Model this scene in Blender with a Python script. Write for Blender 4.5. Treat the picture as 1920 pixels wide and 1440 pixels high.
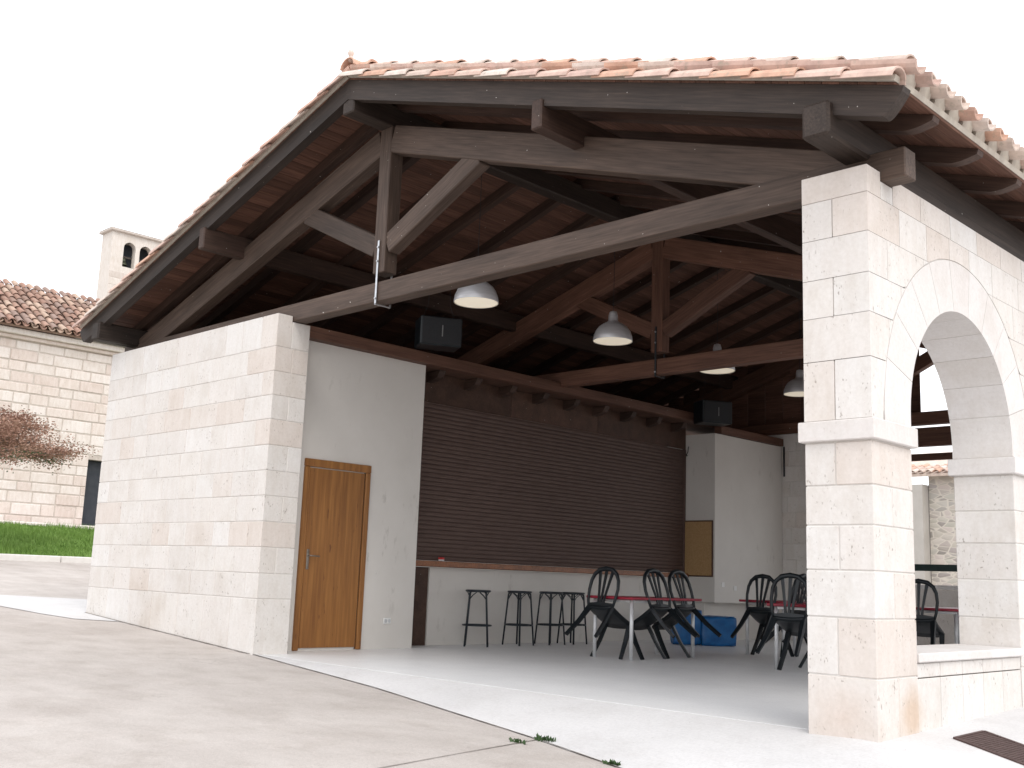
import bpy, bmesh, math, random
from mathutils import Vector, Matrix, noise as mnoise
R_ = math.radians
random.seed(11)
S = bpy.context.scene
for o in list(bpy.data.objects): bpy.data.objects.remove(o)
COL = S.collection

# ------------------------------------------------------------------ camera
cam = bpy.data.cameras.new('camera'); camo = bpy.data.objects.new('camera', cam); COL.objects.link(camo)
yaw, pitch, roll = .7806, .1773, .0371
fw = Vector((-math.sin(yaw)*math.cos(pitch), math.cos(yaw)*math.cos(pitch), math.sin(pitch)))
rt = Vector((math.cos(yaw), math.sin(yaw), 0)); up = rt.cross(fw)
r2 = math.cos(roll)*rt + math.sin(roll)*up; u2 = -math.sin(roll)*rt + math.cos(roll)*up
m = Matrix((r2, u2, -fw)).transposed().to_4x4(); m.translation = Vector((9.8124, -6.2926, .8634))
camo.matrix_world = m
cam.sensor_width = 36; cam.lens = 36*2032.67/1920; cam.clip_start = .05; cam.clip_end = 600
S.camera = camo

# ------------------------------------------------------------------ sky and sun
SUN_EL, SUN_AZ = R_(50), R_(118)          # azimuth from +Y towards +X
W = bpy.data.worlds.new('World'); S.world = W; W.use_nodes = True
nt = W.node_tree; nt.nodes.clear()
sky = nt.nodes.new('ShaderNodeTexSky'); sky.sky_type = 'NISHITA'; sky.sun_disc = False
sky.sun_elevation = SUN_EL; sky.sun_rotation = SUN_AZ; sky.dust_density = 4; sky.air_density = 1.2
mx = nt.nodes.new('ShaderNodeMix'); mx.data_type = 'RGBA'; mx.inputs[0].default_value = .82   # thin bright overcast
mx.inputs[7].default_value = (10.45, 10.5, 10.8, 1)
bg = nt.nodes.new('ShaderNodeBackground'); bg.inputs[1].default_value = .14
wo = nt.nodes.new('ShaderNodeOutputWorld')
nt.links.new(sky.outputs[0], mx.inputs[6]); nt.links.new(mx.outputs[2], bg.inputs[0]); nt.links.new(bg.outputs[0], wo.inputs[0])
sl = bpy.data.lights.new('sun', 'SUN'); sl.energy = .85; sl.angle = R_(30); sl.color = (1, .96, .9)
so = bpy.data.objects.new('sun', sl); COL.objects.link(so)
sd = Vector((math.sin(SUN_AZ)*math.cos(SUN_EL), math.cos(SUN_AZ)*math.cos(SUN_EL), math.sin(SUN_EL)))
so.rotation_euler = sd.to_track_quat('Z', 'Y').to_euler(); so.location = sd*60
S.cycles.max_bounces = 8; S.cycles.diffuse_bounces = 6; S.cycles.glossy_bounces = 3; S.cycles.transmission_bounces = 2
S.view_settings.view_transform = 'Standard'; S.view_settings.look = 'None'
S.view_settings.exposure = 0.38; S.view_settings.gamma = 1; S.view_settings.use_curve_mapping = False

# ------------------------------------------------------------------ materials
def lk(nt, a, b): nt.links.new(a, b)
class Mt:
    def __init__(s, name, rough=.8, spec=.3, metal=0):
        s.m = bpy.data.materials.new(name); s.m.use_nodes = True; s.t = s.m.node_tree
        s.b = s.t.nodes['Principled BSDF']; s.b.inputs['Roughness'].default_value = rough
        s.b.inputs['Specular IOR Level'].default_value = spec; s.b.inputs['Metallic'].default_value = metal
        s.co = s.n('ShaderNodeTexCoord').outputs['Object']
        s.oi = s.n('ShaderNodeObjectInfo')
    def n(s, ty): return s.t.nodes.new(ty)
    def vec(s, scale=(1, 1, 1), rand=0):
        mp = s.n('ShaderNodeMapping'); lk(s.t, s.co, mp.inputs[0]); mp.inputs['Scale'].default_value = scale
        if rand:
            a = s.n('ShaderNodeMath'); a.operation = 'MULTIPLY'; a.inputs[1].default_value = rand
            lk(s.t, s.oi.outputs['Random'], a.inputs[0])
            c = s.n('ShaderNodeCombineXYZ'); [lk(s.t, a.outputs[0], c.inputs[i]) for i in range(3)]
            lk(s.t, c.outputs[0], mp.inputs['Location'])
        return mp.outputs[0]
    def noise(s, vec, scale, detail=4, rough=.55):
        x = s.n('ShaderNodeTexNoise'); x.inputs['Scale'].default_value = scale
        x.inputs['Detail'].default_value = detail; x.inputs['Roughness'].default_value = rough
        lk(s.t, vec, x.inputs['Vector']); return x.outputs['Fac']
    def ramp(s, fac, stops, interp='LINEAR'):
        r = s.n('ShaderNodeValToRGB'); r.color_ramp.interpolation = interp
        e = r.color_ramp.elements
        while len(e) < len(stops): e.new(.5)
        for i, (p, c) in enumerate(stops):
            e[i].position = p; e[i].color = (*c, 1) if len(c) == 3 else c
        lk(s.t, fac, r.inputs[0]); return r.outputs[0]
    def mix(s, fac, a, b, mode='MIX'):
        x = s.n('ShaderNodeMix'); x.data_type = 'RGBA'; x.blend_type = mode
        for sock, v in ((x.inputs[0], fac), (x.inputs[6], a), (x.inputs[7], b)):
            if hasattr(v, 'is_output'): lk(s.t, v, sock)
            elif isinstance(v, (int, float)): sock.default_value = v
            else: sock.default_value = (*v, 1)
        return x.outputs[2]
    def math(s, op, a, b=0):
        x = s.n('ShaderNodeMath'); x.operation = op
        for sock, v in ((x.inputs[0], a), (x.inputs[1], b)):
            if hasattr(v, 'is_output'): lk(s.t, v, sock)
            else: sock.default_value = v
        return x.outputs[0]
    def col(s, c):
        if hasattr(c, 'is_output'): lk(s.t, c, s.b.inputs['Base Color'])
        else: s.b.inputs['Base Color'].default_value = (*c, 1)
        return s
    def rough(s, c): lk(s.t, c, s.b.inputs['Roughness']); return s
    def bump(s, h, strength=.3, dist=.01):
        b = s.n('ShaderNodeBump'); b.inputs['Strength'].default_value = strength; b.inputs['Distance'].default_value = dist
        lk(s.t, h, b.inputs['Height']); lk(s.t, b.outputs[0], s.b.inputs['Normal']); return s
def g(v): return (v, v, v)

def stone_mat(name, tones, pit=.62, streak=.25):
    M = Mt(name, .9, .2)
    v = M.vec((1, 1, 1), 37)
    tone = M.ramp(M.oi.outputs['Random'], [(i/len(tones), t) for i, t in enumerate(tones)], 'CONSTANT')
    big = M.noise(v, 2.2, 5, .6)
    c = M.mix(.38, tone, M.ramp(big, [(.3, (.80, .76, .71)), (.5, (1, 1, 1)), (.72, (1.06, 1.05, 1.05))]), 'MULTIPLY')
    fine = M.noise(v, 38, 4, .7)
    c = M.mix(.3, c, M.ramp(fine, [(.35, (.8, .78, .75)), (.65, (1.05, 1.05, 1.05))]), 'MULTIPLY')
    vs = M.vec((1, 1, .25), 19)
    st = M.noise(vs, 14, 3, .6)
    c = M.mix(streak, c, M.ramp(st, [(.4, (.86, .82, .78)), (.6, (1, 1, 1))]), 'MULTIPLY')
    # small travertine holes, clustered
    vp = M.vec((1, 1, .5), 61)
    p = M.noise(vp, 62, 2, .5); area = M.noise(v, 5.5, 2, .5)
    area = M.ramp(area, [(.46, g(0)), (.66, g(1))])
    hole = M.ramp(p, [(.63, g(0)), (.70, g(1))])
    hm = M.math('MULTIPLY', hole, area); hm = M.math('MULTIPLY', hm, pit)
    c = M.mix(hm, c, (.17, .13, .10))
    if name == 'limestone':
        for (px, py, pz, rr, st, cc) in ((6.73, .47, .12, .22, .75, (.86, .70, .56)), (6.5, 0, .10, .26, .6, (.88, .78, .72)), (-2.2, 0, .25, .5, .35, (.88, .82, .76))):
            d = M.n('ShaderNodeVectorMath'); d.operation = 'DISTANCE'; d.inputs[1].default_value = (px, py, pz); lk(M.t, M.co, d.inputs[0])
            q = M.math('ADD', d.outputs['Value'], M.math('MULTIPLY', M.math('SUBTRACT', big, .5), rr*1.6))
            k = M.n('ShaderNodeMapRange'); lk(M.t, q, k.inputs[0]); k.inputs[1].default_value = rr; k.inputs[2].default_value = rr*.25; k.inputs[3].default_value = 0; k.inputs[4].default_value = st
            c = M.mix(k.outputs[0], c, M.mix(1, c, cc, 'MULTIPLY'))
    M.col(c)
    h = M.math('ADD', M.math('MULTIPLY', fine, .35), M.math('MULTIPLY', hm, -1.6))
    M.bump(h, .45, .006)
    return M.m
STONE = stone_mat('limestone', [(.69, .662, .635), (.675, .635, .60), (.70, .683, .663), (.66, .608, .567), (.685, .66, .634), (.70, .677, .652), (.675, .65, .625), (.71, .694, .676), (.695, .67, .642)])
DRESSED = stone_mat('dressed_limestone', [(.685, .662, .645), (.67, .643, .625), (.695, .673, .66)], .15, .1)
CHURCH = stone_mat('old_church_stone', [(.72, .645, .60), (.75, .69, .65), (.68, .595, .55), (.73, .67, .63), (.76, .705, .67)], .5, .5)
def simple(name, a, b, scale=4, rough=.85, spec=.3, bump=.2, bscale=60, metal=0, stretch=(1, 1, 1), rnd=23):
    M = Mt(name, rough, spec, metal); v = M.vec(stretch, rnd)
    M.col(M.ramp(M.noise(v, scale, 6, .6), [(.3, a), (.7, b)]))
    if bump: M.bump(M.noise(v, bscale, 3, .6), bump, .004)
    return M.m
MORTAR = simple('lime_mortar', (.63, .607, .575), (.70, .677, .645), 9, .95, .1, .3, 90)
CHMORTAR = simple('church_mortar', (.46, .40, .355), (.60, .54, .49), 9, .95, .1, .3, 90)

def wood_mat(name, dark, light, red, rough=.62, spec=.35):
    M = Mt(name, rough, spec); v = M.vec((1.2, 26, 26), 41); v2 = M.vec((.5, 3, 3), 13)
    gr = M.noise(v, 2.2, 5, .6)
    c = M.ramp(gr, [(.28, dark), (.62, light), (.8, red)])
    sh = M.math('ADD', M.math('MULTIPLY', M.oi.outputs['Random'], .5), .75)
    c = M.mix(1, c, M.ramp(M.noise(v2, 2, 4, .6), [(.3, g(.7)), (.7, g(1.15))]), 'MULTIPLY')
    cc = M.n('ShaderNodeHueSaturation'); lk(M.t, c, cc.inputs['Color']); lk(M.t, sh, cc.inputs['Value'])
    # few pale fly specks / paint drops
    sp = M.noise(M.vec((1, 1, 1), 71), 34, 1, .4)
    c = M.mix(M.ramp(sp, [(.80, g(0)), (.815, g(1))]), cc.outputs[0], (.5, .47, .43))
    M.col(c); M.bump(gr, .25, .004); return M.m
WOODX = wood_mat('weathered_stained_timber', (.044, .029, .022), (.088, .060, .046), (.120, .083, .062), .62, .35)
WOODD = wood_mat('dark_exposed_timber', (.022, .0150, .0118), (.047, .033, .026), (.074, .052, .040), .62, .35)
WOODI = wood_mat('stained_timber', (.094, .044, .029), (.172, .084, .056), (.22, .115, .078))
WOODR = wood_mat('dark_rafter_timber', (.034, .019, .014), (.066, .038, .028), (.095, .056, .040))
BOARD = wood_mat('stained_boards', (.078, .038, .027), (.155, .078, .054), (.22, .118, .080), .7, .25)
HEADER = wood_mat('brown_boards', (.066, .036, .025), (.10, .055, .039), (.125, .07, .05), .6, .3)

def door_mat():
    M = Mt('varnished_oak', .42, .4); v = M.vec((15, 15, .7), 7)
    gr = M.noise(v, 1.6, 6, .6)
    c = M.ramp(gr, [(.3, (.185, .074, .019)), (.5, (.26, .110, .028)), (.72, (.35, .16, .044))])
    kn = M.noise(M.vec((9, 9, 1.6), 3), 3.2, 2, .5)
    c = M.mix(M.ramp(kn, [(.68, g(0)), (.74, g(.8))]), c, (.11, .038, .012))
    M.col(c); M.bump(gr, .12, .003); return M.m
OAK = door_mat()
COUNTER = wood_mat('varnished_counter', (.15, .055, .022), (.30, .115, .045), (.38, .16, .07), .35, .5)
def plaster():
    M = Mt('painted_plaster', .9, .2); v = M.vec()
    c = M.ramp(M.noise(v, 1.1, 6, .62), [(.3, (.60, .575, .54)), (.7, (.66, .635, .60))])
    sc = M.math('MULTIPLY', M.ramp(M.noise(M.vec((1, 1, .35)), 7, 5, .7), [(.60, g(0)), (.70, g(1))]), M.ramp(M.noise(v, .9, 2, .5), [(.45, g(0)), (.62, g(.5))]))
    c = M.mix(sc, c, (.36, .335, .305)); M.col(c); M.bump(M.math('ADD', M.noise(v, 110, 3, .6), M.math('MULTIPLY', M.noise(v, 6, 3, .5), 1.5)), .16, .004); return M.m
PLASTER = plaster()
SHUT = simple('brown_shutter_metal', (.092, .059, .050), (.118, .078, .066), 5, .62, .28, .06, 80)
STEEL = simple('galvanised_steel', (.45, .46, .48), (.62, .63, .65), 20, .35, .5, .1, 60, 1)
IRONH = simple('dull_handle_metal', (.22, .19, .16), (.32, .28, .24), 20, .45, .5, .1, 60, .7)
IRON = simple('dark_iron', (.028, .030, .034), (.05, .052, .056), 30, .5, .5, .15, 90, .4)
BLACKP = simple('black_plastic', (.006, .009, .012), (.010, .014, .017), 12, .36, .35, .04, 100)
STOOLM = simple('black_stool_enamel', (.009, .014, .020), (.016, .022, .030), 12, .4, .4, .04, 100)
REDTOP = simple('red_laminate', (.27, .016, .035), (.33, .024, .045), 6, .35, .5, .03, 80)
LEGM = simple('pale_table_leg', (.58, .59, .60), (.68, .69, .70), 14, .35, .5, .05, 80, .3)
ALU = simple('brushed_aluminium', (.60, .60, .62), (.74, .74, .76), 3, .42, .5, .08, 90, .45, (1, 1, 30))
OPAL = simple('cream_diffuser', (.78, .76, .68), (.84, .82, .75), 4, .5, .4, 0)
LIT = simple('lit_diffuser', (.78, .76, .68), (.84, .82, .75), 4, .5, .4, 0)
LIT.node_tree.nodes['Principled BSDF'].inputs['Emission Color'].default_value = (1, .86, .64, 1); LIT.node_tree.nodes['Principled BSDF'].inputs['Emission Strength'].default_value = .32
CORK = simple('cork', (.34, .21, .10), (.46, .30, .15), 60, .95, .1, .3, 140)
WHITEP = simple('white_plastic', (.74, .74, .73), (.80, .80, .79), 8, .4, .4, 0)
GRILLE = simple('speaker_grille', (.012, .013, .015), (.022, .023, .026), 120, .6, .4, .5, 260)
RUST = simple('brown_grating', (.075, .045, .042), (.13, .085, .078), 18, .7, .4, .3, 80, .5)
BLUE = simple('blue_plastic', (.006, .085, .26), (.014, .15, .40), 9, .35, .5, .5, 26)
GREENP = simple('dark_green_paint', (.012, .03, .028), (.022, .045, .040), 9, .45, .4, .1, 60)
REDP = simple('red_card', (.5, .03, .03), (.58, .05, .05), 9, .5, .3, 0)
BRONZE = simple('bell_bronze', (.08, .10, .075), (.16, .16, .11), 9, .5, .4, .1, 60, .7)

def tile_mat(name, tones, lichen=.5):
    M = Mt(name, .88, .25); v = M.vec((1, 1, 1), 53)
    c = M.ramp(M.oi.outputs['Random'], [(i/len(tones), t) for i, t in enumerate(tones)], 'CONSTANT')
    c = M.mix(.7, c, M.ramp(M.noise(v, 7, 5, .65), [(.3, (.66, .62, .60)), (.6, (1.1, 1.08, 1.05))]), 'MULTIPLY')
    li = M.noise(v, 16, 4, .65)
    c = M.mix(M.ramp(li, [(.56, g(0)), (.72, g(lichen))]), c, (.33, .31, .25))
    M.col(c); M.bump(M.noise(v, 55, 3, .6), .3, .004); return M.m
TILE = tile_mat('clay_tile', [(.57, .38, .31), (.61, .46, .40), (.63, .53, .47), (.57, .42, .37), (.65, .57, .52), (.59, .38, .29), (.55, .45, .40)], .7)
OLDT = tile_mat('old_clay_tile', [(.30, .19, .15), (.37, .24, .19), (.46, .33, .26), (.28, .19, .155), (.34, .21, .165), (.46, .35, .28), (.30, .22, .19)], .7)
TBED = simple('tile_bedding_mortar', (.42, .38, .33), (.58, .54, .47), 12, .95, .1, .4, 60)

def concrete(name, a, b, stain, bump=.25, rough=.9, streak=True):
    M = Mt(name, rough, .25); v = M.vec()
    c = M.ramp(M.noise(v, .7, 8, .62), [(.3, a), (.7, b)])
    c = M.mix(.8, c, M.ramp(M.noise(v, 2.6, 6, .7), [(.30, stain), (.52, (1, 1, 1)), (.8, (1.05, 1.05, 1.05))]), 'MULTIPLY')
    f = M.noise(v, 45, 5, .75)
    c = M.mix(.45, c, M.ramp(f, [(.3, g(.76)), (.6, g(1.06))]), 'MULTIPLY')
    if streak:
        s = M.noise(M.vec((.7, 1.5, 1)), 2.1, 6, .6)
        c = M.mix(.32, c, M.ramp(s, [(.40, (.80, .78, .77)), (.56, (1, 1, 1)), (.70, (1.12, 1.11, 1.11))]), 'MULTIPLY')
    if streak:
        vo = M.n('ShaderNodeTexVoronoi'); vo.feature = 'DISTANCE_TO_EDGE'; vo.inputs['Scale'].default_value = .42
        wv = M.n('ShaderNodeVectorMath'); wv.operation = 'ADD'; nn = M.n('ShaderNodeTexNoise'); nn.inputs['Scale'].default_value = 2.6; nn.inputs['Detail'].default_value = 6
        lk(M.t, v, nn.inputs['Vector']); sc = M.n('ShaderNodeVectorMath'); sc.operation = 'SCALE'; sc.inputs['Scale'].default_value = .8
        lk(M.t, nn.outputs['Color'], sc.inputs[0]); lk(M.t, v, wv.inputs[0]); lk(M.t, sc.outputs[0], wv.inputs[1]); lk(M.t, wv.outputs[0], vo.inputs['Vector'])
        ck = M.math('MULTIPLY', M.ramp(vo.outputs['Distance'], [(.0, g(1)), (.0045, g(0))]), M.ramp(M.noise(v, .55, 2, .5), [(.55, g(0)), (.63, g(.32))]))
        c = M.mix(ck, c, (.20, .175, .16))
        gt = M.noise(v, 170, 2, .7)
        c = M.mix(.5, c, M.ramp(gt, [(.36, g(.72)), (.5, g(1)), (.64, g(1.14))]), 'MULTIPLY')
        pt = M.noise(v, .32, 3, .45)
        c = M.mix(.45, c, M.ramp(pt, [(.44, (.90, .885, .88)), (.47, (1, 1, 1))]), 'MULTIPLY')
    dk = M.noise(v, 110, 1, .4)
    c = M.mix(M.ramp(dk, [(.75, g(0)), (.79, g(.6))]), c, (.14, .12, .11))
    M.col(c); M.bump(M.math('ADD', f, M.math('MULTIPLY', M.noise(v, 8, 4, .6), .8)), bump, .008); return M.m
PAVE = concrete('pinkish_concrete', (.455, .418, .390), (.535, .497, .468), (.86, .84, .82))
APRON = concrete('pale_concrete', (.57, .565, .565), (.64, .635, .635), (.90, .89, .88), .2, .85, False)
FLOORM = concrete('smooth_floor_concrete', (.73, .735, .74), (.78, .785, .79), (.94, .94, .945), .05, .42, False)
GRASSG = simple('turf_soil', (.07, .13, .025), (.11, .20, .04), 2, .95, .1, .5, 30)
def leaf_mat(name, tones, tr=.35):
    M = Mt(name, .6, .3); v = M.vec()
    M.col(M.ramp(M.noise(v, 1.6, 5, .7), [(.25 + .5*i/(len(tones)-1), t) for i, t in enumerate(tones)]))
    M.b.inputs['Subsurface Weight'].default_value = 0
    return M.m
GRASS = leaf_mat('grass_blades', [(.11, .19, .035), (.15, .26, .05), (.22, .33, .085)])
PLUM = leaf_mat('plum_leaves', [(.26, .15, .115), (.36, .215, .16), (.42, .29, .21)])
GLEAF = leaf_mat('green_leaves', [(.04, .08, .03), (.07, .12, .045)])
BARK = simple('bark', (.10, .085, .075), (.19, .165, .145), 12, .9, .2, .5, 40, stretch=(1, 1, .2))
DARKD = simple('dark_door_paint_and_shade', (.03, .035, .045), (.05, .055, .065), 6, .6, .3, .1, 50)  # church door paint, also the painted shade inside the belfry
def rubble():
    M = Mt('rubble_masonry', .95, .2)
    vo = M.n('ShaderNodeTexVoronoi'); vo.feature = 'DISTANCE_TO_EDGE'; vo.inputs['Scale'].default_value = 1
    lk(M.t, M.vec((3.4, 3.4, 7.5)), vo.inputs['Vector'])
    vc = M.n('ShaderNodeTexVoronoi'); vc.inputs['Scale'].default_value = 1; lk(M.t, M.vec((3.4, 3.4, 7.5)), vc.inputs['Vector'])
    c = M.mix(.6, (.40, .36, .30), vc.outputs['Color'], 'SOFT_LIGHT')
    hs = M.n('ShaderNodeHueSaturation'); hs.inputs['Saturation'].default_value = .08; lk(M.t, c, hs.inputs['Color'])
    c = M.mix(.75, hs.outputs[0], (.95, .86, .76), 'MULTIPLY')
    c = M.mix(M.ramp(vo.outputs['Distance'], [(.03, g(1)), (.09, g(0))]), c, (.56, .52, .46))
    M.col(c); M.bump(vo.outputs['Distance'], .5, .05); return M.m
RUBBLE = rubble()
RENDER = simple('grey_render', (.38, .36, .33), (.47, .45, .42), 1.4, .95, .2, .3, 50)

# ------------------------------------------------------------------ mesh helpers
def mesh(name, vs, fs, smooth=False, fix=True):
    me = bpy.data.meshes.new(name); me.from_pydata([tuple(v) for v in vs], [], fs)
    if fix:
        b = bmesh.new(); b.from_mesh(me); bmesh.ops.recalc_face_normals(b, faces=b.faces); b.to_mesh(me); b.free()
    if smooth: me.polygons.foreach_set('use_smooth', [True]*len(me.polygons))
    me.update(); return me
def add(name, me, mat, parent=None, mw=None):
    o = bpy.data.objects.new(name, me); COL.objects.link(o)
    if mat is not None and len(me.materials) == 0: me.materials.append(mat)
    if parent: o.parent = parent
    if mw is not None: o.matrix_local = mw
    return o
def empty(name, loc=(0, 0, 0), rz=0, parent=None):
    o = bpy.data.objects.new(name, None); COL.objects.link(o); o.location = loc; o.rotation_euler = (0, 0, rz)
    o.empty_display_size = .2
    if parent: o.parent = parent
    return o
def tag(o, label=None, cat=None, group=None, kind=None):
    if label: o['label'] = label
    if cat: o['category'] = cat
    if group: o['group'] = group
    if kind: o['kind'] = kind
    return o
def cbox(x0, x1, y0, y1, z0, z1, c=.006):
    lo, hi = (x0, y0, z0), (x1, y1, z1); vs = []; idx = {}
    c = min(c, (x1-x0)*.4, (y1-y0)*.4, (z1-z0)*.4)
    for s in [(i, j, k) for i in (0, 1) for j in (0, 1) for k in (0, 1)]:
        for a in range(3):
            p = []
            for d in range(3):
                e = hi[d] if s[d] else lo[d]
                p.append(e if d == a else e + (-c if s[d] else c))
            idx[s, a] = len(vs); vs.append(p)
    fs = []
    def C(a, sa, b, sb, k, sk):
        t = [0, 0, 0]; t[a] = sa; t[b] = sb; t[k] = sk; return tuple(t)
    for a in range(3):
        b, k = (a+1) % 3, (a+2) % 3
        for s in (0, 1):
            f = [idx[C(a, s, b, i, k, j), a] for i, j in ((0, 0), (1, 0), (1, 1), (0, 1))]
            fs.append(f if s else f[::-1])
        for sa in (0, 1):
            for sb in (0, 1):
                f = [idx[C(a, sa, b, sb, k, 0), a], idx[C(a, sa, b, sb, k, 0), b], idx[C(a, sa, b, sb, k, 1), b], idx[C(a, sa, b, sb, k, 1), a]]
                fs.append(f if sa == sb else f[::-1])
    for s in [(i, j, k) for i in (0, 1) for j in (0, 1) for k in (0, 1)]:
        f = [idx[s, 0], idx[s, 1], idx[s, 2]]
        fs.append(f if sum(s) % 2 else f[::-1])
    return vs, fs
def box(x0, x1, y0, y1, z0, z1):
    vs = [(x, y, z) for x in (x0, x1) for y in (y0, y1) for z in (z0, z1)]
    return vs, [(0, 1, 3, 2), (4, 6, 7, 5), (0, 4, 5, 1), (2, 3, 7, 6), (0, 2, 6, 4), (1, 5, 7, 3)]
class MB:
    def __init__(s): s.v = []; s.f = []
    def put(s, vf, M=None):
        n = len(s.v); v, f = vf
        s.v += [tuple(M @ Vector(p)) if M is not None else tuple(p) for p in v]; s.f += [[i+n for i in q] for q in f]; return s
    def build(s, name, mat, parent=None, smooth=False, fix=True, mw=None):
        return add(name, mesh(name, s.v, s.f, smooth, fix), mat, parent, mw)
def blk(name, b, mat, parent, c=.006): return add(name, mesh(name, *cbox(*b, c), fix=False), mat, parent)
def lathe(prof, seg=24, cap=True):
    vs = []; fs = []; n = len(prof)
    for i in range(seg):
        a = 2*math.pi*i/seg
        vs += [(r*math.cos(a), r*math.sin(a), z) for r, z in prof]
    for i in range(seg):
        for j in range(n-1):
            a = i*n+j; b = ((i+1) % seg)*n+j; fs.append((a, b, b+1, a+1))
    return vs, fs
def tube(path, rad, seg=6, flat=None):
    """swept tube; rad number or list; flat=(w,h) elliptical"""
    pts = [Vector(p) for p in path]; vs = []; fs = []
    prev = None
    for i, p in enumerate(pts):
        t = (pts[min(i+1, len(pts)-1)] - pts[max(i-1, 0)]).normalized()
        ref = prev if prev is not None else (Vector((0, 0, 1)) if abs(t.z) < .9 else Vector((1, 0, 0)))
        s = t.cross(ref); s = s.normalized() if s.length > 1e-6 else t.orthogonal().normalized()
        u = s.cross(t).normalized(); prev = u
        r = rad[i] if isinstance(rad, (list, tuple)) else rad
        for k in range(seg):
            a = 2*math.pi*k/seg
            vs.append(p + s*math.cos(a)*r + u*math.sin(a)*r)
    for i in range(len(pts)-1):
        for k in range(seg):
            a = i*seg+k; b = i*seg+(k+1) % seg; fs.append((a, b, b+seg, a+seg))
    fs.append(list(range(seg))[::-1]); fs.append([(len(pts)-1)*seg+k for k in range(seg)])
    return vs, fs
def ribbon(path, w, t, side):
    """flat bar swept along path; side(i) gives the width direction"""
    pts = [Vector(p) for p in path]; vs = []; fs = []
    for i, p in enumerate(pts):
        tg = (pts[min(i+1, len(pts)-1)] - pts[max(i-1, 0)]).normalized()
        s = Vector(side); s = (s - tg*s.dot(tg)).normalized(); n = tg.cross(s)
        ww = w[i] if isinstance(w, (list, tuple)) else w
        vs += [p+s*ww/2+n*t/2, p-s*ww/2+n*t/2, p-s*ww/2-n*t/2, p+s*ww/2-n*t/2]
    for i in range(len(pts)-1):
        for k in range(4): fs.append((i*4+k, i*4+(k+1) % 4, i*4+4+(k+1) % 4, i*4+4+k))
    fs.append((3, 2, 1, 0)); e = (len(pts)-1)*4; fs.append((e, e+1, e+2, e+3)); return vs, fs
def prism(poly, axis, a, b):
    """extrude polygon (list of 2d) along axis from a to b"""
    n = len(poly)
    def P(q, d): return (d, q[0], q[1]) if axis == 'x' else ((q[0], d, q[1]) if axis == 'y' else (q[0], q[1], d))
    vs = [P(q, a) for q in poly] + [P(q, b) for q in poly]
    return vs, [list(range(n)), list(range(n, 2*n))[::-1]] + [(i, (i+1) % n, n+(i+1) % n, n+i) for i in range(n)]
def frame(p0, p1, upv=(0, 0, 1)):
    p0, p1 = Vector(p0), Vector(p1); x = (p1-p0).normalized(); u = Vector(upv)
    y = u.cross(x).normalized(); z = x.cross(y)
    M = Matrix((x, y, z)).transposed().to_4x4(); M.translation = p0; return M, (p1-p0).length
def beam(name, p0, p1, w, h, mat, parent, c=.008, zoff=0):
    """timber; w across, h in the plane of upv; local x runs along it"""
    M, L = frame(p0, p1); return add(name, mesh(name, *cbox(0, L, -w/2, w/2, -h/2+zoff, h/2+zoff, c), fix=False), mat, parent, M)

# ------------------------------------------------------------------ ground
H = 3.59; XO = 6.73; XI = 6.263; XL = -3.9; DEP = 10.9
def gz(x, y):
    if x >= 0: return -.035*min(x, 40)
    if x > -13.3: return -.06*x
    return min(.798 + (-13.3-x)*.16, 1.80)
xs = [-90, -60, -40, -30, -24, -20.5, -19.5, -17, -15, -13.3, -11, -9, -7, -5.2, XL+.05, -2, 0, 2, 4, XO-.03, 8, 10, 14, 20, 30, 40, 90]
ys = [-60, -35, -20, -12, -8, -6, -4, -3, -2, -1, .06, 3, 6, DEP-.04, 13, 17, 22, 30, 45, 70, 110]
mb = MB(); idx = {}
for i, x in enumerate(xs):
    for j, y in enumerate(ys): idx[i, j] = len(mb.v); mb.v.append((x, y, gz(x, y)))
for i in range(len(xs)-1):
    for j in range(len(ys)-1):
        if xs[i] > XL and xs[i+1] < XO and ys[j] > 0 and ys[j+1] < DEP: continue
        mb.f.append((idx[i, j], idx[i+1, j], idx[i+1, j+1], idx[i, j+1]))
tag(mb.build('ground', PAVE, fix=False), 'pinkish grey worn concrete paving', kind='structure')
tag(add('floor', mesh('floor', *box(-.75, XO-.02, .1, DEP-.02, -.2, 0)), FLOORM), 'smooth pale grey concrete floor', kind='structure')
# pale ramp between floor and paving, running round the corner pillar
inn = [(-.02, .1, -.002), (2, .1, -.002), (4, .1, -.002), (6.2, .1, -.002), (6.6, .02, -.002), (6.68, .1, .0), (6.68, 1.2, .03), (6.68, 2.4, .07), (6.68, 11, .28)]
out = [(-.05, .02), (2.42, -.34), (4.81, -.875), (6.6, -1.38), (8.6, -1.95), (9.6, -1.2), (9.9, .8), (10.2, 2.6), (10.6, 11)]
mb = MB(); NR = 7; NS = 5
def lerp(a, b, t): return tuple(a[k]+(b[k]-a[k])*t for k in range(len(a)))
rows = []
for s in range(len(inn)-1):
    for k in range(NS):
        t = k/NS; a = lerp(inn[s], inn[s+1], t); b = lerp(out[s], out[s+1], t)
        rows.append((a, (b[0], b[1], gz(*b)+.005)))
rows.append((inn[-1], (*out[-1], gz(*out[-1])+.005)))
for a, b in rows:
    for k in range(NR+1):
        t = k/NR; p = lerp(a, b, t); w = .012*math.sin(p[0]*5.3+p[1]*3)*(t**3)
        z = p[2] if t in (0, 1) else max(a[2]+(b[2]-a[2])*t**1.08, gz(p[0], p[1])+.004)
        mb.v.append((p[0]+w, p[1]+w*.8, z))
for i in range(len(rows)-1):
    for k in range(NR):
        a = i*(NR+1)+k; mb.f.append((a, a+1, a+NR+2, a+NR+1))
tag(mb.build('apron', APRON, smooth=True), 'white concrete ramp along the open front', kind='structure')
mb = MB()
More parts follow.
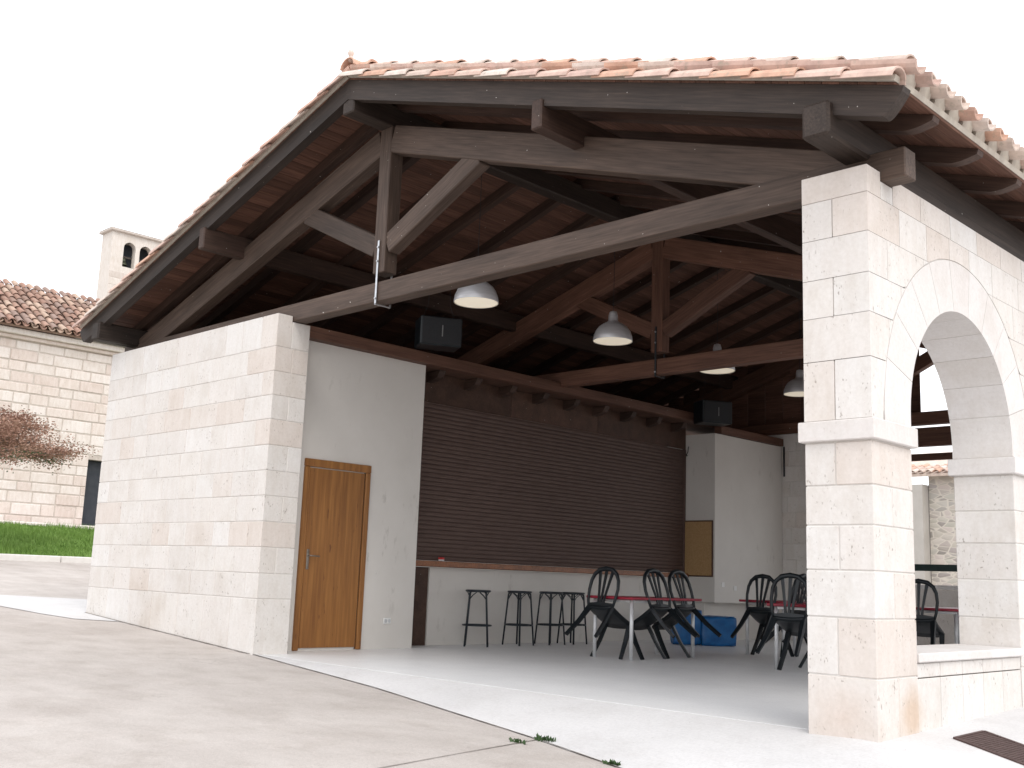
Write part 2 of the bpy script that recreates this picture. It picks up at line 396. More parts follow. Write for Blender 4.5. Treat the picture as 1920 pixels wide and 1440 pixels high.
pl = [(-6.5, -.9), (-5.6, .9), (-3.92, .7), (-3.9, -.02), (-2.9, -.03), (-3.2, -.45), (-3.75, -.62), (-4.6, -.78)]
mb.v = [(x, y, gz(x, y)+.006) for x, y in pl]; mb.f = [list(range(len(pl)))[::-1]]
tag(mb.build('corner_apron', APRON), 'white concrete patch at the wall corner', kind='structure')
# paving joint + weeds
DKJ = simple('joint_dirt', (.22, .195, .175), (.33, .30, .275), 20, .95, .1, .4, 60)
mb = MB()
jp = [(4.80, -.86), (4.84, -1.15), (4.92, -1.7), (5.02, -2.32), (5.2, -3.6), (5.4, -5), (5.8, -8)]
for i, (x, y) in enumerate(jp):
    w = .006+.002*math.sin(i*2.1); mb.v += [(x-w, y, gz(x, y)+.004), (x+w, y, gz(x, y)+.004)]
    if i: mb.f.append((2*i-2, 2*i-1, 2*i+1, 2*i))
tag(mb.build('paving_joint', DKJ), 'dirt-filled joint across the paving', kind='structure')
mb = MB()
for i in range(46):
    t = i/45; p = None
    for s in range(4):
        pass
    k = t*3; s = min(int(k), 2); a = lerp(out[s], out[s+1], k-s); w = .003+.004*abs(math.sin(i*1.9))
    nx, ny = -.22, -1
    mb.v += [(a[0]+nx*w+.002*math.sin(i*7), a[1]+ny*w*1.2, gz(*a)+.0085), (a[0]-nx*w*.2, a[1]-ny*w*.4, gz(*a)+.0085)]
    if i: mb.f.append((2*i-2, 2*i-1, 2*i+1, 2*i))
tag(mb.build('apron_joint', DKJ), 'dark seam where ramp meets paving', kind='structure')
def grime(name, pts, w, zf, label):
    mb = MB(); rr = random.Random(len(pts)*7); k = 0
    for (a, b) in zip(pts[:-1], pts[1:]):
        n = max(2, int(math.dist(a[:2], b[:2])/.09)); d = Vector((b[0]-a[0], b[1]-a[1])).normalized(); nn = Vector((d.y, -d.x))
        for i in range(n+1):
            p = lerp(a, b, i/n); ww = w*rr.uniform(.25, 1.3); base = len(mb.v)
            mb.v += [(p[0]-nn.x*.01, p[1]-nn.y*.01, zf(p[0], p[1])), (p[0]+nn.x*ww, p[1]+nn.y*ww, zf(p[0]+nn.x*ww, p[1]+nn.y*ww))]
            if i: mb.f.append((base-2, base-1, base+1, base))
    tag(mb.build(name, DKJ), label, kind='structure')
grime('wall_foot_dirt', [(-3.9, 0), (-.05, 0)], .022, lambda x, y: gz(x, y)+.008, 'dirt line along the foot of the left wall')
def weed(x, y, n, spread, h, label):
    mb = MB(); rnd = random.Random(int(x*100))
    for i in range(n):
        a = rnd.uniform(0, 6.28); r = spread*rnd.random()**.7; px, py = x+r*math.cos(a)*1.6, y+r*math.sin(a)*.5
        z = gz(px, py)+.002; hh = h*rnd.uniform(.5, 1.1); lx, ly = rnd.uniform(-.6, .6)*hh, rnd.uniform(-.6, .6)*hh; w = .007
        ca, sa = math.cos(a)*w, math.sin(a)*w; n0 = len(mb.v)
        mb.v += [(px-ca, py-sa, z), (px+ca, py+sa, z), (px+lx*.5+ca, py+ly*.5+sa, z+hh*.7), (px+lx*.5-ca, py+ly*.5-sa, z+hh*.7), (px+lx, py+ly, z+hh)]
        mb.f += [(n0, n0+1, n0+2, n0+3), (n0+3, n0+2, n0+4)]
    tag(mb.build('weed_tuft', GLEAF, fix=False), label, 'weed', 'weeds growing in the paving seam')
weed(4.87, -.88, 42, .06, .04, 'larger green weed tuft where paving joint meets the white ramp')
weed(4.83, -1.08, 22, .05, .03, 'tiny weed just in front of the larger tuft on the paving joint')
weed(5.60, -1.09, 40, .04, .032, 'green weed tuft on the ramp edge at the bottom of the picture')

# ------------------------------------------------------------------ pavilion
PAV = tag(empty('pavilion'), 'open village pavilion of pale stone with dark timber tiled roof', 'building')
G = .003
def stonebox(x0, x1, y0, y1, z0, z1, parent, mat=STONE, name='stone_block'):
    j = random.uniform(-.0015, .0015)
    return blk(name, (x0+G, x1-G, y0+G+j, y1-G+j, z0+G, z1-G), mat, parent, .005)
# --- left front wall
courses = [-.12, .56, .82, 1.09, 1.355, 1.625, 1.89, 2.16, 2.435, 2.695, 2.955, 3.225, H]
fw_ = add('front_wall', mesh('front_wall', *box(XL+.01, -.010, .010, .42, -.2, 3.50)), MORTAR, PAV)
fw_['label'] = 'solid ashlar wall left of the opening'
rnd = random.Random(5)
for ci in range(len(courses)-1):
    z0, z1 = courses[ci], courses[ci+1]; top = ci == len(courses)-2
    x = 0.0; first = True
    while x > XL+.01:
        w = rnd.uniform(.34, .62) if not first else (rnd.uniform(.20, .30) if ci % 2 else rnd.uniform(.42, .55))
        x1 = x-w
        if x1 < XL+.22: x1 = XL
        if top:
            stonebox(x1, x, 0, .195, z0, z1, fw_); stonebox(x1, x, .195, .43, z0, 3.527, fw_)
        elif first and ci % 2 == 0 and ci > 0:
            s = rnd.uniform(.2, .26); stonebox(x1, x, 0, s, z0, z1, fw_); stonebox(x1, x, s, .43, z0, z1, fw_)
        else: stonebox(x1, x, 0, .43, z0, z1, fw_)
        x = x1; first = False
# --- arcade wall with four arches
ZC, RI, RO = 1.993, .885, 1.262
bays = [.558+i*2.67 for i in range(4)]           # left jamb of every arch
W0 = 1.77
ac = [-.12, .35, .70, .987, 1.265, 1.514, 1.79]
ac2 = [1.93, 2.32, 2.61, 2.868, 3.142, 3.405, H]
arc = MB()
piers = [(0, bays[0])] + [(bays[i]+W0, bays[i+1]) for i in range(3)] + [(bays[3]+W0, DEP)]
for a, b in piers: arc.put(box(XI+.01, XO-.01, a+.01, b-.01, -.2, 1.93))
def zring(y, yc, r): d = r*r-(y-yc)**2; return ZC+math.sqrt(d) if d > 0 else -9
ycs = [b+W0/2 for b in bays]
def strip(y0, y1, z0, z1, inset=0):
    """polygon of [y0,y1]x[z0,z1] outside every voussoir ring, or None"""
    yc = min(ycs, key=lambda c: abs(c-(y0+y1)/2)); pts = []; n = 10
    lowp = []
    for i in range(n+1):
        y = y0+(y1-y0)*i/n; zl = max(z0, zring(y, yc, RO+.004)); lowp.append((y, zl))
    good = [q for q in lowp if q[1] < z1-.006]
    if len(good) < 2: return None
    # exact cut at z1
    d = (RO+.004)**2-(z1-ZC)**2
    if d > 0:
        cutl, cutr = yc-math.sqrt(d), yc+math.sqrt(d)
        if lowp[0][1] < z1 <= lowp[-1][1] and y0 < cutl < y1: good.append((cutl, z1-.004))
        if lowp[-1][1] < z1 <= lowp[0][1] and y0 < cutr < y1: good.insert(0, (cutr, z1-.004))
    # drop collinear bottom points
    red = [good[0]] + [good[i] for i in range(1, len(good)-1) if abs(good[i][1]-good[i-1][1]) > 1e-5 or abs(good[i][1]-good[i+1][1]) > 1e-5] + [good[-1]]
    poly = red + [(red[-1][0], z1), (red[0][0], z1)]
    out_ = []
    for q in poly:
        if not out_ or (abs(q[0]-out_[-1][0])+abs(q[1]-out_[-1][1])) > .003: out_.append(q)
    return out_ if len(out_) >= 3 else None
AW = add('arcade_wall', mesh('arcade_wall', arc.v, arc.f), MORTAR, PAV); AW['label'] = 'pale stone wall pierced by round arches'
def mortar_fill(y0, y1, z0, z1):
    p = strip(max(y0, .012), y1, z0, z1)
    if p: arc.put(prism(p, 'x', XI+.008, XO-.008))
def polyblock(p, x0, x1, name='stone_block', mat=STONE):
    cy = sum(q[0] for q in p)/len(p); cz = sum(q[1] for q in p)/len(p)
    sh = []
    for y, z in p:
        d = math.hypot(y-cy, z-cz); k = 1-.0032/d if d > .02 else 1
        sh.append((cy+(y-cy)*k, cz+(z-cz)*k))
    o = add(name, mesh(name, *prism(sh, 'x', x0, x1)), mat, AW); return o
for pi, (a, b) in enumerate(piers):
    for ci in range(len(ac)-1):
        z0, z1 = ac[ci], ac[ci+1]; wd = b-a
        if pi == 0:
            if ci % 2 == 1:                       # two faces on the front, one along the side
                s = XI+.215+rnd.uniform(-.02, .02)
                stonebox(XI, s, a, a+.30, z0, z1, AW); stonebox(s, XO, a, b, z0, z1, AW); stonebox(XI, s, a+.30, b, z0, z1, AW)
            else:
                s = a+rnd.uniform(.26, .32); stonebox(XI, XO, a, s, z0, z1, AW); stonebox(XI, XO, s, b, z0, z1, AW)
        else:
            s = a+wd*(rnd.uniform(.36, .44) if ci % 2 else rnd.uniform(.56, .64))
            stonebox(XI, XO, a, s, z0, z1, AW); stonebox(XI, XO, s, b, z0, z1, AW)
    ov = .030
    blk('impost', (XI-ov, XO+ov, a-(ov if pi == 0 else ov), b+ov, 1.795, 1.925), DRESSED, AW, .006)
for ci in range(len(ac2)-1):
    z0, z1 = ac2[ci], ac2[ci+1]; top = ci == len(ac2)-2
    y = 0.0; k = 0
    while y < DEP-.01:
        w = rnd.uniform(.34, .56)
        if k == 0: w = .27 if ci % 2 else .46
        y1 = min(y+w, DEP)
        if DEP-y1 < .2: y1 = DEP
        if top and k == 0: y1 = .195
        if top and k == 1:
            q = strip(.195, .372, z0, 3.527)
            if q: polyblock(q, XI+.001, XO-.001)
            y = .372; y1 = .80
        p = strip(y, y1, z0, z1)
        if p:
            if k == 0 and ci % 2 == 0 and not top:
                s = XI+.22; polyblock(p, XI+.001, s-.004); polyblock(p, s+.004, XO-.001)
            else: polyblock(p, XI+.001*rnd.random(), XO-.001*rnd.random())
        if not top: 
            n = 4
            for q in range(n): mortar_fill(y+(y1-y)*q/n, y+(y1-y)*(q+1)/n, z0-.01 if ci else z0, z1+.01)
        y = y1; k += 1
NV = 11
for yc in ycs:
    for v in range(NV):
        a0, a1 = math.pi*v/NV, math.pi*(v+1)/NV; n = 4
        inner = [(yc+RI*math.cos(a0+(a1-a0)*i/n), ZC+RI*math.sin(a0+(a1-a0)*i/n)) for i in range(n+1)]
        outer = [(yc+RO*math.cos(a1+(a0-a1)*i/n), ZC+RO*math.sin(a1+(a0-a1)*i/n)) for i in range(n+1)]
        p = inner+outer
        if v == 0: p = [(yc+RO, 1.928), (yc+RI, 1.928)]+p
        if v == NV-1: p = inner+[(yc-RI, 1.928), (yc-RO, 1.928)]+outer
        polyblock(p, XI+.0005, XO-.0012, 'voussoir', DRESSED)
    ring = [(yc+(RI+.008)*math.cos(math.pi*i/30), ZC+(RI+.008)*math.sin(math.pi*i/30)) for i in range(31)]
    ring += [(yc+(RO+.01)*math.cos(math.pi*i/30), ZC+(RO+.01)*math.sin(math.pi*i/30)) for i in range(30, -1, -1)]
    for i in range(30):
        q = [ring[i], ring[i+1], ring[60-i], ring[61-i]]; arc.put(prism(q, 'x', XI+.009, XO-.009))
AW.data = mesh('arcade_wall', arc.v, arc.f); AW.data.materials.append(MORTAR)
# low parapets under the arches with a sill slab
for bi, a in enumerate(bays):
    b = a+W0; x0, x1 = XI+.03, XO-.012; zb = .03*bi
    n = 5 if bi == 0 else 3
    e = [a+(b-a)*i/n for i in range(n+1)]
    for i in range(n):
        jj = 0
        blk('stone_block', (x0, x1, e[i]+.004, e[i+1]-.004, -.12, .33), STONE, AW, .004)
        blk('stone_block', (x0, x1, max(a, e[i]+jj)+.004, e[i+1]-.004, .337, .425), STONE, AW, .004)
    sl_ = blk('sill', (XI-.02, XO+.012, a+.003, b-.003, .43, .49), DRESSED, AW, .008)
# --- rear wall: solid at left, open to the right
RW = add('rear_wall', mesh('rear_wall', *box(XL+.01, .98, 10.48, DEP-.01, -.2, 3.5)), MORTAR, PAV)
RW['label'] = 'shaded stone wall at the far end of the pavilion'
for ci in range(len(courses)-1):
    x = 1.0
    while x > -.8:
        w = rnd.uniform(.36, .6); stonebox(x-w, x, 10.47, DEP, courses[ci], min(courses[ci+1], 3.527), RW); x -= w
SW = add('side_wall', mesh('side_wall', *box(XL+.002, XL+.43, .43, 10.47, -.2, H)), STONE, PAV)
# --- plaster work and bar
blk('plaster_wall', (-.62, -.33, .432, 2.41, -.05, 3.445), PLASTER, PAV, .004)['label'] = 'grey painted wall with the oak door'
blk('plaster_wall', (-1.0, -.66, 2.93, 8.41, -.05, .965), PLASTER, PAV, .004)['label'] = 'low plastered wall under the bar counter'
blk('plaster_wall', (-1.0, -.70, 8.415, 10.468, -.05, 3.30), PLASTER, PAV, .004)
blk('plaster_box', (-.70, -.08, 8.41, 10.466, .60, 3.30), PLASTER, PAV, .004)['label'] = 'boxed-out plaster pier with notice board'
blk('plaster_wall', (-.70, -.30, 8.45, 10.466, -.05, .598), PLASTER, PAV, .004)
blk('bar_side_panel', (-.80, -.68, 2.30, 2.925, -.02, .965), HEADER, PAV, .004)['label'] = 'dark brown panel at the end of the bar'
add('loft_floor', mesh('loft_floor', *box(XL+.4, -.36, .44, 10.46, 3.447, 3.47)), HEADER, PAV)
ct = blk('bar_counter', (-.95, -.56, 2.42, 8.40, .972, 1.045), COUNTER, PAV, .01); ct['label'] = 'varnished orange-brown wooden bar counter'
# --- door
D0, D1 = .70, 1.625
dr = blk('door', (-.345, -.312, D0+.075, D1-.085, .03, 2.005), OAK, PAV, .003); dr['label'] = 'varnished oak door with vertical grain'
for b in [(-.34, -.302, D0, D0+.068, 0.003, 2.015), (-.34, -.302, D1-.068, D1, .003, 2.015), (-.34, -.300, D0-.002, D1+.002, 2.017, 2.105)]:
    blk('door_frame', b, OAK, dr, .006)
blk('door_stop', (-.338, -.322, D1-.083, D1-.070, .003, 2.012), HEADER, dr, .002)
mb = MB().put(cbox(-.3115, -.303, D0+.095, D0+.130, .88, 1.10, .003)).put(tube([(-.303, D0+.112, 1.03), (-.262, D0+.112, 1.03), (-.258, D0+.13, 1.03), (-.258, D0+.235, 1.026)], .009, 6))
mb.build('handle', IRONH, dr, True)
mb = MB().put(cbox(-.33, -.318, 1.95, 2.06, .285, .355, .004)); sk = mb.build('wall_socket', WHITEP, PAV)
for k in range(2): MB().put(lathe([(.0, .0), (.018, 0), (.018, .004), (.022, .004)], 12), Matrix.Translation((-.3175, 1.978+k*.053, .32)) @ Matrix.Rotation(R_(90), 4, 'Y')).build('socket_face', LEGM, sk)
mb = MB().put(cbox(-.08, -.07, 8.60, 8.68, .85, .925, .003)); mb.build('wall_socket', WHITEP, PAV)
mb = MB().put(cbox(-.08, -.07, 8.95, 9.03, .80, .875, .003)); mb.build('wall_socket', WHITEP, PAV)
cb = blk('cork_board', (-.655, -.125, 8.392, 8.408, 1.02, 1.875), CORK, PAV, .002); cb['label'] = 'framed cork notice board'
for b in [(-.675, -.655, 8.385, 8.409, 1.0, 1.895), (-.125, -.105, 8.385, 8.409, 1.0, 1.895), (-.6545, -.1255, 8.385, 8.409, 1.0, 1.019), (-.6545, -.1255, 8.385, 8.409, 1.876, 1.895)]:
    blk('board_frame', b, HEADER, cb, .003)
MB().put(tube([(-.62, 8.41, 2.96), (-.60, 8.36, 2.95), (-.56, 8.30, 2.96), (-.52, 8.28, 3.0), (-.505, 8.28, 3.09)], .009, 6)).build('wall_bracket', IRON, PAV, True)
MB().put(tube([(-.03, 10.455, 3.30), (-.03, 10.455, 2.78)], .016, 6)).build('conduit', IRON, PAV, True)
# --- roller shutter, header boards
SH = add('roller_shutter', mesh('roller_shutter', *box(-.72, -.70, 2.42, 8.40, 1.05, 3.06)), SHUT, PAV); SH['label'] = 'brown slatted roller shutter closing the bar'
NSL = 36; sh_ = (3.045-1.05)/NSL
prof = [(-.690, .0005), (-.668, .001), (-.6625, .010), (-.660, sh_*.5), (-.6625, sh_-.010), (-.668, sh_-.003), (-.690, sh_-.002)]
pm = prism([(q[0], q[1]) for q in prof], 'y', 2.46, 8.37); sm = mesh('slat', *pm)
for i in range(NSL): add('slat', sm, SHUT, SH, Matrix.Translation((random.uniform(-.002, .002), 0, 1.05+i*sh_)))
blk('guide_rail', (-.71, -.640, 2.425, 2.465, 1.047, 3.06), SHUT, SH, .003); blk('guide_rail', (-.71, -.640, 8.365, 8.405, 1.047, 3.06), SHUT, SH, .003)
hb = None
for a, b in [(2.42, 4.27), (4.275, 6.135), (6.14, 8.40)]:
    blk('header_board', (-.69, -.645, a, b, 3.062, 3.445), HEADER, PAV, .004)
for i in range(9):
    y = 2.75+i*.66; mbb = prism([(-.70, 3.30), (-.54, 3.32), (-.44, 3.36), (-.39, 3.44), (-.70, 3.44)], 'y', y-.05, y+.05); MB().put(mbb).build('joist_end', WOODR, PAV)
# --- main timbers
XR = 1.438; SLO = .3187; TH = math.atan(SLO); CS, SN = math.cos(TH), math.sin(TH)
ZT = 5.7095                                       # top of common rafters at the ridge
def mir(x, s): return XR+(x-XR)*s
beam('wall_plate', (-.29, .44, 3.515), (-.29, 8.44, 3.515), .16, .14, WOODI, PAV)
beam('wall_plate', (6.545, .385, 3.652), (6.545, 10.52, 3.652), .27, .112, WOODD, PAV)
beam('wall_plate', (-3.70, .385, 3.652), (-3.70, 10.52, 3.652), .27, .112, WOODI, PAV)
beam('wall_plate', (-.10, 8.52, 3.37), (-.10, 10.45, 3.37), .14, .13, WOODI, PAV)
def truss(y, mat, label):
    T = empty('roof_truss', (0, 0, 0), 0, PAV); T['label'] = label
    t = .16; yc = y+t/2; zt0, zt1 = 3.530, 3.733
    beam('tie_beam', (-3.98, yc, (zt0+zt1)/2), (6.90, yc, (zt0+zt1)/2), t, zt1-zt0, mat, T)
    beam('king_post', (XR, yc+.0, 3.83), (XR, yc, 5.40), t-.004, .178, mat, T) if False else None
    kp = add('king_post', mesh('king_post', *cbox(0, 1.62, -.089, .089, -t/2-.004, t/2+.004, .008), fix=False), mat, T,
             Matrix.Translation((XR, yc, 3.825)) @ Matrix(((0, 1, 0, 0), (0, 0, 1, 0), (1, 0, 0, 0), (0, 0, 0, 1))))
    for s in (1, -1):
        hv = .297*CS; a = XR+s*.09; e = XR+s*5.0
        z = lambda x: 5.409-SLO*abs(x-XR)-.1485
        p0, p1 = (a, yc, z(a)), (e, yc, z(e))
        M, L = frame(p0, p1)
        beam('truss_rafter', p0, p1, t-.006, hv, mat, T)
        beam('strut', (XR+s*.085, yc, 4.115), (XR+s*1.36, yc, 4.735), t-.02, .21, mat, T)
    b = MB()
    b.put(box(XR-.013, XR+.013, y-.018, y-.0105, 3.50, 4.16)).put(box(XR-.013, XR+.013, y+t+.0105, y+t+.018, 3.50, 4.16)).put(box(XR-.013, XR+.013, y-.018, y+t+.018, 3.497, 3.507))
    st = b.build('strap', STEEL if y < 1 else IRON, T)
    for z in (3.56, 3.945, 4.09): MB().put(lathe([(0, .012), (.011, .010), (.012, 0)], 8), Matrix.Translation((XR, y-.019, z)) @ Matrix.Rotation(R_(90), 4, 'X')).build('bolt', STEEL, st)
    return T
truss(.2, WOODX, 'front king-post truss, weathered grey-brown')
truss(4.80, WOODI, 'middle king-post truss, reddish brown, in shade')
truss(10.54, WOODI, 'rear king-post truss against the daylight')
def zcom(x): return ZT-SLO*abs(x-XR)              # roof plane (top of common rafters)
for s in (1, -1):
    xm = mir(4.07, s); top = zcom(xm)-.165
    pb = blk('purlin', (xm-.058, xm+.058, -.345, DEP+.33, top-.255, top), WOODX, PAV, .012)
    pb.data = mesh('purlin', *cbox(0, DEP+.675, -.058, .058, -.1275, .1275, .012), fix=False); pb.data.materials.append(WOODR)
    pb.matrix_local = Matrix.Translation((xm, -.335, top-.1275)) @ Matrix.Rotation(R_(90), 4, 'Z')
    xe = mir(6.565, s); top = zcom(xe)-.125
    o = add('eaves_purlin', mesh('eaves_purlin', *cbox(0, DEP+.70, -.098, .098, -.118, .118, .02), fix=False), WOODD, PAV, Matrix.Translation((xe, -.36, 3.815)) @ Matrix.Rotation(R_(90), 4, 'Z'))
o = add('ridge_purlin', mesh('ridge_purlin', *cbox(0, DEP+.66, -.09, .09, -.12, .12, .012), fix=False), WOODD, PAV, Matrix.Translation((XR, -.30, 5.475)) @ Matrix.Rotation(R_(90), 4, 'Z'))
# --- rafters and boards
ROOF = MB(); XE = 7.16; LR = (XE-XR)/CS
def slope_frame(s, y, up_=0):
    """local x down the slope, y along the ridge, z outwards"""
    d = Vector((s*CS, 0, -SN)); n = Vector((s*SN, 0, CS)); yy = n.cross(d)
    M = Matrix((d, yy, n)).transposed().to_4x4(); M.translation = Vector((XR, y, ZT))+n*up_; return M
b0, b1 = .020, .058
for s in (1, -1):
    M = slope_frame(s, 0)
    ysg = 1 if s > 0 else -1
    ya, yb = sorted((-.335*1, DEP+.335))
    y_a, y_b = (ya, yb)
    q = box(-.01 if s > 0 else .0, LR, 0, 0, 0, 0)
    lo, hi = (y_a, y_b) if (M.to_3x3() @ Vector((0, 1, 0))).y > 0 else (-y_b, -y_a)
    ROOF.put(box(0, LR-.085, lo, hi, b0, b1), M)
RF = ROOF.build('roof', TBED, PAV); RF['label'] = 'low-pitched clay tile roof over stained boards'
def tail_rafter(w, h, L, tailcut):
    # profile in local x/z, hangs below the roof plane; curved tail
    p = [(0, -.001), (L, -.001), (L, -.035)]
    for i in range(1, 7):
        a = i/6; p.append((L-tailcut*a, -.035-(h-.035)*math.sin(a*math.pi/2)))
    p += [(.0, -h)]
    return prism(p, 'y', -w/2, w/2)
rm = mesh('rafter', *tail_rafter(.095, .115, LR-.09, .20)); rm.materials.append(WOODR)
bm_ = mesh('barge_rafter', *tail_rafter(.10, .2085*CS, LR-.03, .09)); bm_.materials.append(WOODD)
for s in (1, -1):
    for k in range(15): add('rafter', rm, None, RF, slope_frame(s, .30+.728*k))
    add('barge_rafter', bm_, None, RF, slope_frame(s, -.258)); add('barge_rafter', bm_, None, RF, slope_frame(s, DEP+.258))
    nb = 46; bw = (LR-.085)/nb; bme = mesh('board', *cbox(-(DEP+.62)/2, (DEP+.62)/2, -bw/2+.0015, bw/2-.0015, .001, .019, .003), fix=False); bme.materials.append(BOARD)
    for k in range(nb): add('board', bme, None, RF, slope_frame(s, DEP/2) @ Matrix.Translation((bw*(k+.5), 0, 0)) @ Matrix.Rotation(R_(90), 4, 'Z'))
# --- clay tiles
def tile_mesh(name, L, r0, r1, flip=False, seg=8, th=.013):
    vs = []; fs = []
    for (x, r) in ((0, r0), (L, r1)):
        for rr in (r, r-th):
            for k in range(seg+1):
                a = math.pi*k/seg; vs.append((x, rr*math.cos(a), rr*math.sin(a)*.86*(-1 if flip else 1)))
    n = seg+1
    for k in range(seg):
        fs += [(k, k+1, 2*n+k+1, 2*n+k), (n+k, n+k+1, 3*n+k+1, 3*n+k), (2*n+k, 2*n+k+1, 3*n+k+1, 3*n+k), (k, k+1, n+k+1, n+k)]
    fs += [(0, n, 3*n, 2*n), (seg, n+seg, 3*n+seg, 2*n+seg)]
    return vs, fs
NT = 17; ex = (LR-.09)/NT
tcov = mesh('tile', *tile_mesh('tile', .43, .076, .096)); tcov.materials.append(TILE)
tcha = mesh('channel_tile', *tile_mesh('channel_tile', .43, .088, .074, True)); tcha.materials.append(TILE)
def jit(a=.006): return Matrix.Translation((random.uniform(-a, a), random.uniform(-a, a), 0)) @ Matrix.Rotation(random.uniform(-.02, .02), 4, 'Z')
for s in (1, -1):
    for k in range(NT):
        x = k*ex-.045
        add('tile', tcov, None, RF, slope_frame(s, -.335) @ Matrix.Translation((x, 0, .000)) @ Matrix.Rotation(R_(-2.2), 4, 'Y') @ jit())
PT = .222; ncol = int((DEP+.55)/PT)
field = {1: MB(), -1: MB()}
cv, ch = tile_mesh('a', .43, .070, .088, False, 5), tile_mesh('b', .43, .088, .074, True, 5)
for s in (1, -1):
    for c in range(ncol):
        y = -.125+c*PT
        for k in range(NT):
            Mc = slope_frame(s, y-(.075 if c == 0 and s > 0 else 0)) @ Matrix.Translation((k*ex-.065-(.14 if c == 0 and k < NT-1 else 0), 0, .122+(.008 if c == 0 else 0))) @ Matrix.Rotation(R_(-2), 4, 'Y') @ jit()
            Mh = slope_frame(s, y-PT/2) @ Matrix.Translation((k*ex-.03 + (.045 if k == NT-1 else 0), 0, .148)) @ Matrix.Rotation(R_(-2), 4, 'Y')
            if c == 0 or (k == NT-1 and s == 1 and c < 40):
                add('tile', tcov, None, RF, Mc); add('channel_tile', tcha, None, RF, Mh)
            else: field[s].put(cv, Mc); field[s].put(ch, Mh)
for s in (1, -1):
    o = field[s].build('tile_field', TILE, RF, fix=False); o['kind'] = 'stuff'
# mortar plugs under the eave covers
em = mesh('eave_mortar', *prism([(.078*math.cos(math.pi*k/8), .120+.074*math.sin(math.pi*k/8)) for k in range(9)]+[(-.078, .05), (.078, .05)], 'x', LR-.20, LR-.100)); em.materials.append(TBED)
for c in range(ncol): add('eave_mortar', em, None, RF, slope_frame(1, -.125+c*PT))
rt_ = mesh('ridge_tile', *tile_mesh('ridge_tile', .43, .115, .135)); rt_.materials.append(TILE)
for k in range(31):
    add('ridge_tile', rt_, None, RF, Matrix.Translation((XR, -.35+k*.37, ZT+.125)) @ Matrix.Rotation(R_(90), 4, 'Z') @ Matrix.Rotation(R_(2), 4, 'Y'))
mb = MB().put(lathe([(0, 0), (.055, 0), (.05, .05), (.032, .09), (.05, .13), (.06, .17), (.045, .2), (0, .2)], 10))
for k in range(4):
    a = k*1.57+.5; mb.put(lathe([(.016, 0), (.012, .03), (0, .06)], 6), Matrix.Translation((.036*math.cos(a), .036*math.sin(a), .19)))
mb.build('ridge_finial', TILE, RF, mw=Matrix.Translation((XR-.0, -.30, ZT+.20)) @ Matrix.Rotation(R_(-8), 4, 'Y') @ Matrix.Scale(.55, 4))
# --- things at the back opening
for k in range(17):
    x0 = XL+.1+k*.36; x1 = x0+.355; zt_ = zcom((x0+x1)/2)-.02
    if zt_ > 3.75: blk('gable_board', (x0, x1, 10.72, 10.745, 3.60, zt_), BOARD, PAV, .003)
beam('lintel', (1.0, 10.62, 3.33), (6.27, 10.62, 3.33), .14, .30, WOODI, PAV)
beam('rail', (1.0, 10.62, 3.01), (6.27, 10.62, 3.01), .06, .11, WOODI, PAV)
lw = blk('parapet', (1.0, 6.262, 10.5, 10.85, -.1, .93), STONE, PAV, .006); blk('coping', (.99, 6.262, 10.46, 10.88, .935, 1.0), DRESSED, lw, .006)
rl = blk('railing', (1.0, 6.26, 10.60, 10.66, 1.215, 1.32), GREENP, PAV, .006); rl['label'] = 'dark green rail above the rear parapet'
for k in range(6): blk('baluster', (1.1+k*1.0, 1.14+k*1.0, 10.61, 10.65, 1.0, 1.214), GREENP, rl, .003)

# ------------------------------------------------------------------ grating beside the arcade
gr = empty('floor_grating', (6.93, .62, 0)); tag(gr, 'brown metal drain grating set in the pale ramp beside the arcade', 'grating')
gx, gy = Vector((.87, -.49)), Vector((.11, .99)); gx.normalize(); gy = Vector((-.0, 1.0))
def gpt(a, b):
    x, y = 6.93+a*gx.x, .60+a*gx.y+b*.45
    return x, y
def apz(x, y):
    t = max(0, (x-6.68)/3.1); base = .02*max(0, y)
    return base+(gz(9.8, y)-base)*t**1.08-.006
def gbar(name, a0, b0_, a1, b1_, w, zt):
    P = [gpt(a0, b0_), gpt(a1, b1_)]; d = Vector((P[1][0]-P[0][0], P[1][1]-P[0][1])).normalized(); n = Vector((-d.y, d.x))*w/2
    vs = []
    for (x, y) in P:
        for sg in (1, -1):
            for zz in (-.02, zt): vs.append((x+n.x*sg-6.93, y+n.y*sg-.62, apz(x, y)+zz))
    add(name, mesh(name, vs, [(0, 1, 3, 2), (4, 6, 7, 5), (0, 4, 5, 1), (2, 3, 7, 6), (0, 2, 6, 4), (1, 5, 7, 3)]), RUST, gr)
LG = 1.0
gbar('frame_bar', 0, 0, LG, 0, .025, .020); gbar('frame_bar', 0, 1, LG, 1, .025, .020); gbar('frame_bar', 0, 0, 0, 1, .025, .0202); gbar('frame_bar', LG, 0, LG, 1, .025, .0202)
for k in range(1, 34): gbar('bar', k*LG/34, .02, k*LG/34, .98, .022, .017)
pn = [gpt(0, 0), gpt(LG, 0), gpt(LG, 1), gpt(0, 1)]
MB().put(([(x-6.93, y-.62, apz(x, y)+.009) for x, y in pn], [(0, 1, 2, 3)])).build('pit', RUST, gr)

